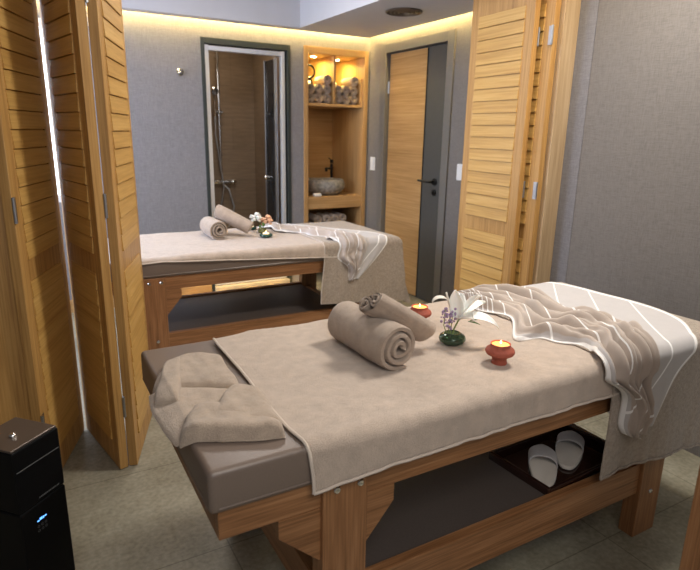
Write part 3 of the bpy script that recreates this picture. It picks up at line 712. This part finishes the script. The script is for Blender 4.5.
orient(r4, (1.04, 3.60, .853), (.18, -.13, -.108)); tag(r4, 'rolled towel leaning against the flat roll on the far bed', 'towel')

# terracotta candle holders
def candle(loc, label):
    r = empty('candle_holder', loc, label=label, cat='candle', group='terracotta candles on the foreground bed')
    MB().lathe([(0, 0), (.022, 0), (.023, .004), (.021, .016), (.027, .024), (.040, .031), (.0435, .038), (.041, .046), (.031, .053), (.029, .060), (.030, .063), (.027, .063), (.026, .056), (0, .056)], 44).build('bowl', terra, r, True, angle=60)
    c = MB().lathe([(0, .0565), (.0255, .0565), (.0255, .060), (0, .0605)], 32).build('wax', wax, r, True)
    MB().lathe([(0, 0), (.002, .001), (.003, .004), (.0015, .008), (0, .011)], 12, Matrix.Translation((0, 0, .062))).build('flame', flame_m, c, True)
    l = bpy.data.lights.new('candle_light', 'POINT'); l.energy = .12; l.color = (1, .6, .25); l.shadow_soft_size = .012
    o = bpy.data.objects.new('candle_light', l); COL.objects.link(o); o.parent = r; o.location = (0, 0, .10)
candle((1.173, 1.154, .7315), 'lit terracotta candle holder nearest the striped cover, right of the flower vase')
candle((1.178, 1.564, .7315), 'lit terracotta candle holder behind the slimmer towel roll, left of the vase')

# vase with lily
glass_m, nt, bs_ = nm('green_glass', .04); bs_.inputs['Base Color'].default_value = (.16, .26, .17, 1); bs_.inputs['Transmission Weight'].default_value = .85; bs_.inputs['IOR'].default_value = 1.45
petal_m = plain('white_petal', (.84, .84, .80), .5, var=.03, Subsurface_Weight=.1)
lav_m = plain('lilac_blossom', (.38, .28, .44), .7, var=.25, scale=200)
leaf_m = plain('leaf_green', (.07, .17, .04), .5, var=.2)
stem_m = plain('stem_green', (.20, .26, .08), .6, var=.2)
va = empty('flower_vase', (1.155, 1.351, .7315), label='small round green glass vase with white lily and lilac sprigs on the foreground bed', cat='vase')
MB().lathe([(0, 0), (.030, 0), (.041, .008), (.044, .018), (.040, .028), (.028, .035), (.022, .038), (.0205, .037), (.026, .033), (.037, .026), (.0405, .018), (.037, .011), (.028, .005), (0, .005)], 44).build('bowl', glass_m, va, True, angle=80)
RV = Vector((.8714, -.4903, 0)); FVh = Vector((.49, .87, 0)); UPz = Vector((0, 0, 1))
def L3(r_, u_, f_=0): return RV * r_ + UPz * u_ + FVh * f_
def petal(b, base, d, n, Ln, Wp, curl, seed):
    d = d.normalized(); s_ = d.cross(n).normalized(); n = s_.cross(d)
    def f(u, v):
        wv = Wp * sin(pi * min(1, u * .93 + .05)) ** .8 * (v - .5) * 2
        a = curl * u * u
        return base + d * (Ln * (u - .18 * a * u)) + n * (-(a) * Ln * .42 + .20 * Ln * sin(u * 2.2) * .3) + s_ * wv + n * (abs(v - .5) * 2) ** 2 * Wp * .45
    b.grid(f, 14, 7)
st = MB(); c0 = L3(.018, .082)
st.tube([L3(-.004, .012), L3(.004, .05), c0], .0028, 8); st.tube([L3(-.01, .012), L3(-.014, .05), L3(-.012, .09)], .0015, 6); st.tube([L3(-.012, .012), L3(-.03, .06), L3(-.028, .115)], .0015, 6)
st.tube([L3(-.01, .012), L3(-.006, .05), L3(-.004, .10)], .0015, 6)
st.build('stem', stem_m, va, True)
b = MB(); cc = L3(.018, .080)
for k, (r_, u_, f_, Ln, cu) in enumerate(((-.15, 1, .1, .075, .1), (.55, .9, -.3, .085, .2), (1, .25, -.2, .11, 1.1), (.9, .55, .6, .10, .5), (.1, .9, .8, .08, .4), (.3, .6, -1, .07, .7))):
    petal(b, cc, L3(r_, u_, f_), L3(-.3, 1, -.2), Ln * 1.35, .025, cu, k)
b.build('lily', petal_m, va, True, solid=.0008, angle=180)
b = MB(); petal(b, L3(-.016, .120), L3(-.35, .6, .1), L3(.9, .3, -.1), .045, .012, -.5, 3)
def arc(u, v):
    a = pi * (.10 + .95 * u); c_ = L3(-.045, .135); wv = .016 * sin(pi * u) ** .6 * (v - .5) * 2
    return c_ + L3(.026 * cos(a), .020 * sin(a)) + FVh * wv
b.grid(arc, 20, 6); b.build('curled_petal', plain('cream_petal', (.75, .70, .62), .5, var=.03), va, True, solid=.0012, angle=180)
b = MB(); rnd = random.Random(3)
for tip, n in (((-.014, .098), 22), ((-.030, .118), 20), ((-.002, .116), 18)):
    for k in range(n):
        q = L3(tip[0] + rnd.uniform(-.010, .010), tip[1] - rnd.uniform(0, .05), rnd.uniform(-.008, .008)); b.ball(q, rnd.uniform(.003, .0055), 1)
b.build('lilac_sprigs', lav_m, va)
b = MB()
for p in (((.045, .078), (.085, .068)), ((.05, .08), (.075, .085))):
    q0 = L3(*p[0], -.01); q1 = L3(*p[1], -.01); b.tube([q0, (q0 + q1) / 2 + Vector((0, 0, .003)), q1], [.001, .003, .0006], 6)
b.build('leaf', leaf_m, va, True)

# far bed flowers and green candle holders
fv = empty('flower_arrangement', (1.345, 3.56, .7305), label='small bunch of white and peach blossoms standing on the far bed', cat='flowers')
MB().lathe([(0, 0), (.022, 0), (.030, .010), (.026, .026), (.014, .034), (.012, .034), (0, .010)], 24).build('pot', plain('olive_glaze', (.16, .17, .06), .3), fv, True)
MB().tube([(0, 0, .02), (-.02, 0, .08)], .002, 6).tube([(0, 0, .02), (.03, 0, .08)], .002, 6).build('stem', stem_m, fv, True)
for nm_, cxy, mm in (('white_blossom', (-.040, .095), petal_m), ('peach_blossom', (.032, .080), plain('peach_petal', (.72, .42, .26), .6, var=.15, scale=90))):
    b = MB(); rnd = random.Random(len(nm_))
    for k in range(30):
        a = rnd.uniform(0, 2 * pi); e_ = rnd.uniform(-.6, 1.4); rr = .034
        q = L3(cxy[0] + rr * cos(a) * cos(e_), cxy[1] + rr * sin(e_), rr * sin(a) * cos(e_)); b.ball(q, rnd.uniform(.010, .015), 1, (1, 1, .6))
    b.build(nm_, mm, fv)
MB().ball(tuple(L3(.015, .06, -.03)), .012, 1, (1, .6, 1.4)).ball(tuple(L3(-.01, .045, -.025)), .010, 1).build('leaf', leaf_m, fv)
dg = plain('dark_green_ceramic', (.012, .055, .04), .25)
def gcandle(loc, label, lit):
    r = empty('green_candle_holder', loc, label=label, cat='candle', group='green candles on the far bed')
    MB().lathe([(0, 0), (.03, 0), (.042, .010), (.040, .018), (.026, .022), (.022, .018), (0, .018)], 28).build('dish', dg, r, True)
    c = MB().lathe([(0, .018), (.02, .018), (.02, .026), (0, .027)], 20).build('wax', emit('pale_wax', (1, .75, .45), 1.2), r, True)
    MB().lathe([(0, 0), (.003, .002), (.0035, .006), (.0015, .012), (0, .016)], 10, Matrix.Translation((0, 0, .026))).build('flame', flame_m, c, True)
gcandle((1.315, 3.70, .7305), 'dark green candle holder behind the blossoms on the far bed', True)
gcandle((1.31, 3.40, .7305), 'dark green candle holder in front of the blossoms on the far bed', True)

# tray and slippers on the lower shelf
acry, nt, bs_ = nm('dark_red_acrylic', .06); bs_.inputs['Base Color'].default_value = (.022, .008, .006, 1); bs_.inputs['Coat Weight'].default_value = .5
tx, ty = 1.535, 1.19
ang = radians(2)
tr = empty('serving_tray', (tx, ty, .2835), radians(3), label='glossy dark brown tray holding slippers on the foreground bed shelf', cat='tray')
MB().box(-.20, -.118, 0, .20, .118, .006, .002).build('base', acry, tr)
b = MB(); b.box(-.21, -.128, 0, -.196, .128, .030, .004); b.box(.196, -.128, 0, .21, .128, .030, .004); b.box(-.196, -.128, 0, .196, -.116, .024, .004); b.box(-.196, .116, 0, .196, .128, .024, .004)
b.build('rim', acry, tr, True)
sole_m = cloth('slipper_white', (.62, .56, .49), var=.05, fine=500, bump=.5)
strap_m = cloth('slipper_strap', (.46, .43, .42), var=.05, fine=500, bump=.5)
def slipper(loc, rz, label):
    r = empty('slipper', loc, rz, label, 'slipper', 'pair of slippers on the tray')
    b = MB(); n = 40; ring = []
    for i in range(n):
        a = 2 * pi * i / n; x = .128 * cos(a); wd = .046 + .007 * cos(a)
        ring.append((x, wd * math.copysign(abs(sin(a)) ** .72, sin(a))))
    def f(u, v):
        i = int(round(u * n)) % n; x, y = ring[i]
        prof = [(0, 0), (.96, 0), (1, .004), (1, .010), (.95, .014), (.9, .0125), (0, .0125)]
        k, z = prof[int(round(v * 6))]; return Vector((x * k, y * k, z))
    b.grid(f, n + 1, 7); bmesh.ops.remove_doubles(b.bm, verts=b.bm.verts, dist=1e-5); bmesh.ops.recalc_face_normals(b.bm, faces=b.bm.faces); b.build('sole', sole_m, r, True)
    b = MB()
    def g(u, v):
        x = .005 + .118 * u; a = 2 * pi * .0; y = (.048 if u < .6 else .048 * sqrt(max(.02, 1 - ((u - .6) / .42) ** 2)))
        t = v * pi; hgt = .040 * (1 - .55 * u ** 1.6)
        return Vector((x, -y * cos(t), .006 + hgt * sin(t) ** .75))
    b.grid(g, 16, 18); b.build('upper', strap_m, r, True, solid=.004, angle=180)
slipper((1.435, 1.165, .2905), radians(44), 'white slipper lying nearer the front of the dark tray')
slipper((1.60, 1.195, .2905), radians(36), 'white slipper lying nearer the back of the dark tray')

# black scent machine in the lower left
C0 = Vector((.003, 1.609)); dA = Vector((-.111, -.103)); dB_ = Vector((-.095, .113))
cx, cy = (C0 + (dA + dB_) / 2)[:]
sc_ = empty('scent_machine', (cx, cy, 0), atan2(-dA.y, -dA.x), label='black box-shaped scent machine standing on the floor at lower left', cat='appliance')
a_, b__ = dA.length / 2, dB_.length / 2
MB().box(-a_, -b__, .002, a_, b__, .415, .004).build('lower_body', black_gloss, sc_)
MB().box(-a_, -b__, .419, a_, b__, .594, .004).box(-a_ + .004, -b__ + .004, .414, a_ - .004, b__ - .004, .42).build('upper_body', black_gloss, sc_)
tp = MB().box(-a_ + .003, -b__ + .003, .5935, a_ - .003, b__ - .003, .600, .002).build('top_plate', box_top, sc_)
MB().lathe([(0, 0), (.009, 0), (.0095, .002), (.0085, .006), (.005, .009), (0, .010)], 24, Matrix.Translation((-.012, -.012, .600))).build('nozzle', chrome, tp, True)
grey_ink = plain('grey_print', (.12, .12, .12), .6)
MB().box(-a_ + .008, -b__ - .0006, .535, a_ - .006, -b__, .537).build('groove', grey_ink, sc_)
b = MB(); rnd = random.Random(5); x = -.012
while x < a_ - .02:
    b.box(x, -b__ - .0006, .428, x + .0028, -b__ + .001, .432); x += rnd.choice((.004, .0045, .0055))
b.build('small_print', grey_ink, sc_)
b = MB()
for i, (dx, dz, ww, hh) in enumerate(((0, 0, .006, .003), (.008, .001, .008, .006), (.018, 0, .003, .006), (.023, .002, .007, .003))): b.box(-.028 + dx, -b__ - .0008, .365 + dz, -.028 + dx + ww, -b__ + .001, .365 + dz + hh)
b.build('display', emit('blue_display', (.12, .38, 1), 2.5), sc_)
b = MB()
for i in range(3):
    for k in range(2): b.lathe([(.0026, -.0004), (.0036, -.0004), (.0036, .0004), (.0026, .0004)], 14, Matrix.Translation((-.026 + i * .012, -b__, .350 - k * .013)) @ Matrix.Rotation(pi / 2, 4, 'X'), True)
b.build('buttons', grey_ink, sc_)
